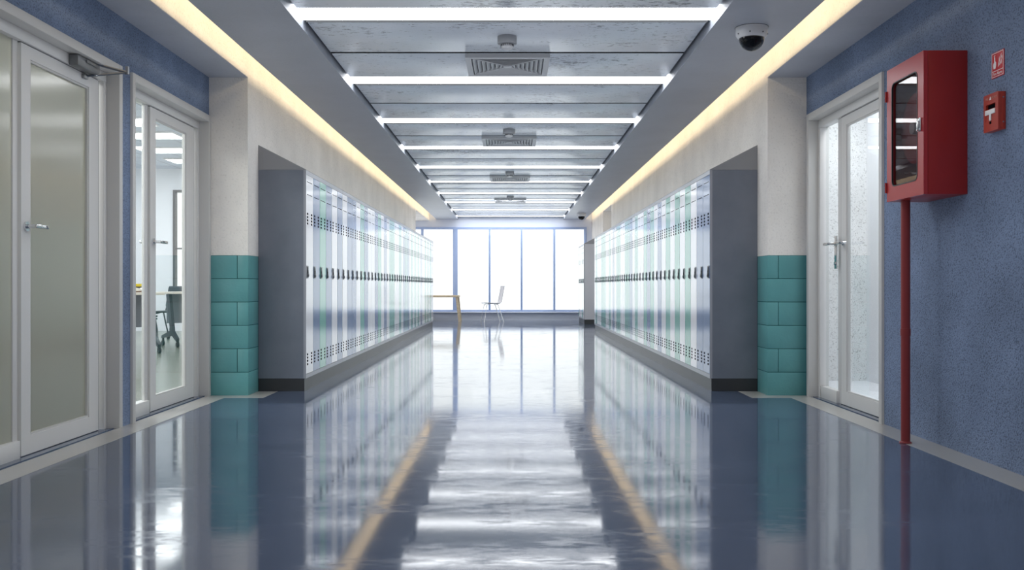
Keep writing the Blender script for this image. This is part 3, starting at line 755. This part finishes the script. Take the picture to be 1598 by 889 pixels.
for k, (u, v, sc_) in enumerate(((.006, -.030, 1.), (.018, -.026, 1.1), (.032, -.022, 1.), (.012, -.006, .9), (.028, .004, 1.), (.040, .0, .7))):
    pg([(u, v), (u + .005 * sc_, v + .002 * sc_), (u + .009 * sc_, v + .010 * sc_), (u + .008 * sc_, v + .020 * sc_), (u + .011 * sc_, v + .028 * sc_), (u + .004 * sc_, v + .020 * sc_), (u + .003 * sc_, v + .010 * sc_)])
b.build('pictogram', M['white'], o)

# ------------------------------------------------------------------ table and chair by the window
o = thing('oak_table', (-2.25, 24.15, 0), 'pale oak table by the end window, partly hidden by the left lockers', 'table')
TH = .665
MB().box(-.95, .95, -.40, .40, TH - .05, TH, .006).build('tabletop', M['wood'], o)
for sx in (-1, 1):
    for sy in (-1, 1):
        xt, xb = sx * .925, sx * .985
        b = MB(); yy = sy * .35
        b.prism([(xt - .055 * (sx > 0), TH - .052), (xt + .055 * (sx < 0), TH - .052), (xb + .045 * (sx < 0), 0), (xb - .045 * (sx > 0), 0)], 'y', yy - .03, yy + .03)
        b.build('leg', M['wood'], o)
o = thing('side_chair', (-.47, 23.75, 0), 'grey shell chair on thin white legs, alone before the end window', 'chair', rz=math.radians(-76))
def shell(pts, half, th):
    """profile in (y,z) swept over x with a slight dish"""
    b = MB(); bm = b.bm; rows = []
    nx = 8
    for (y, z, ny, nz) in pts:
        row = []
        for i in range(nx + 1):
            u = -1 + 2 * i / nx; dsh = .018 * (u * u)
            row.append((u * half, y + ny * dsh, z + nz * dsh))
        rows.append(row)
    V = [[bm.verts.new(p) for p in r] for r in rows]
    V2 = [[bm.verts.new((p[0], p[1] - q[2] * th, p[2] - q[3] * th)) for p in r] for r, q in zip(rows, pts)]
    R, C = len(rows), nx + 1
    for j in range(R - 1):
        for i in range(C - 1):
            bm.faces.new((V[j][i], V[j][i + 1], V[j + 1][i + 1], V[j + 1][i])).smooth = True
            bm.faces.new((V2[j][i], V2[j + 1][i], V2[j + 1][i + 1], V2[j][i + 1])).smooth = True
    for j in range(R - 1):
        for i in (0, C - 1): bm.faces.new((V[j][i], V[j + 1][i], V2[j + 1][i], V2[j][i]))
    for i in range(C - 1):
        for j in (0, R - 1): bm.faces.new((V[j][i], V[j][i + 1], V2[j][i + 1], V2[j][i]))
    bmesh.ops.recalc_face_normals(bm, faces=bm.faces)
    return b
# seat faces -Y locally, back at +Y
shell([(-.24, .468, 0, 1), (-.20, .478, 0, 1), (0, .462, 0, 1), (.14, .458, -.1, 1), (.175, .464, -.35, .9)], .21, .014).build('seat', M['greyshell'], o)
shell([(.176, .465, -.6, .8), (.205, .49, -.9, .4), (.225, .56, -1, .2), (.26, .74, -1, .2), (.285, .87, -1, .2), (.29, .90, -1, .2)], .20, .014).build('backrest', M['greyshell'], o)
for sx in (-1, 1):
    for (ya, yb_) in ((-.16, -.24), (.12, .26)):
        b = MB(); b.tube([(sx * .13, ya * .7, .446), (sx * .165, ya, .438), (sx * .205, yb_, .0)], .010, 10); b.build('leg', M['white'], o)

# ------------------------------------------------------------------ light
w = bpy.data.worlds.new('sky'); sc.world = w; w.use_nodes = True
n = w.node_tree.nodes; l = w.node_tree.links; bg = n['Background']
tc = n.new('ShaderNodeTexCoord'); sp = n.new('ShaderNodeSeparateXYZ'); l.new(tc.outputs['Generated'], sp.inputs[0])
rp = n.new('ShaderNodeValToRGB'); e = rp.color_ramp.elements; e[0].position = .47; e[0].color = (.93, .96, .99, 1); e[1].position = .56; e[1].color = (.97, .985, 1, 1)
mr = n.new('ShaderNodeMapRange'); mr.inputs[1].default_value = -1; mr.inputs[2].default_value = 1; l.new(sp.outputs[2], mr.inputs[0]); l.new(mr.outputs[0], rp.inputs[0])
l.new(rp.outputs[0], bg.inputs[0]); bg.inputs[1].default_value = 1.7
def area(name, loc, rot, sx, sy, power, col=(1, 1, 1), portal=False):
    L = bpy.data.lights.new(name, 'AREA'); L.shape = 'RECTANGLE'; L.size = sx; L.size_y = sy; L.energy = power; L.color = col
    o = bpy.data.objects.new(name, L); COL.objects.link(o); o.location = loc; o.rotation_euler = rot
    if portal: L.cycles.is_portal = True
    return o
area('window_portal', (-2.0, ENDY + .13, 1.34), (-PI / 2, 0, 0), 8.0, 2.23, 1, portal=True)
area('classroom_portal', (-6.02, 19.12, 1.72), (-PI / 2, 0, 0), 1.3, 2.05, 1, portal=True)
for a, c in lights_y:
    if a < 6.0: area('strip_lamp', (0, (a + c) / 2, PZ + .01), (0, 0, 0), 2.7, .3, PI * STRIP_L * .81 * .42, (.90, .95, 1))
COVE = 110
for s in (-1, 1):
    ya, yb_ = BACK + .1, ENDY - .15
    area('cove_lamp', (s * 1.62, (ya + yb_) / 2, 2.845), (0, -s * math.radians(80), 0), .18, yb_ - ya, COVE, (1, .79, .50))
area('classroom_fill', (-6.0, 9.5, 3.2), (0, 0, 0), 5, 7, 190, (.95, .98, 1))  # added fill for the classroom, besides its panel lights
area('classroom_fill', (-6.5, 15.5, 3.2), (0, 0, 0), 3, 5, 90, (.95, .98, 1))  # second added fill, towards the back of the classroom
area('classroom_fill', (-4.3, 5.0, 3.2), (0, math.radians(-25), 0), 2, 2.2, 190, (1, .99, .95))  # fill added to brighten the frosted door glass from behind
area('side_room_lamp', (3.0, 7.4, 2.66), (0, 0, 0), .5, 2.6, 24, (.97, .99, 1))

area('end_zone_fill', (0, 19.6, 2.60), (math.radians(72), 0, 0), 2.4, .08, 10, (.93, .96, 1))  # added fill for the end wall, no fitting there; emits away from camera
area('bay_fill', (-4.0, 23.2, 2.6), (0, 0, 0), 2.4, 1.0, 60, (.95, .97, 1))  # invented bay light, added to brighten the far end

# ------------------------------------------------------------------ camera
cam = bpy.data.cameras.new('camera'); co = bpy.data.objects.new('camera', cam); COL.objects.link(co)
co.location = (.035, 0, .9); co.rotation_euler = (PI / 2, 0, 0)
cam.sensor_width = 36; cam.lens = 1480 / 1598 * 36; cam.shift_y = 1.5 / 1598; cam.clip_end = 200; cam.clip_start = .05
sc.camera = co
sc.view_settings.view_transform = 'Standard'; sc.view_settings.look = 'None'; sc.view_settings.exposure = 0.0
sc.cycles.use_denoising = True; sc.cycles.max_bounces = 12; sc.cycles.diffuse_bounces = 6; sc.cycles.glossy_bounces = 6; sc.cycles.transparent_max_bounces = 16
sc.cycles.sample_clamp_indirect = 8; sc.cycles.caustics_reflective = True; sc.cycles.blur_glossy = 1.0; sc.cycles.caustics_refractive = False
sc.cycles.use_fast_gi = True; sc.cycles.fast_gi_method = 'ADD'
w.light_settings.ao_factor = .26; w.light_settings.distance = 1.5
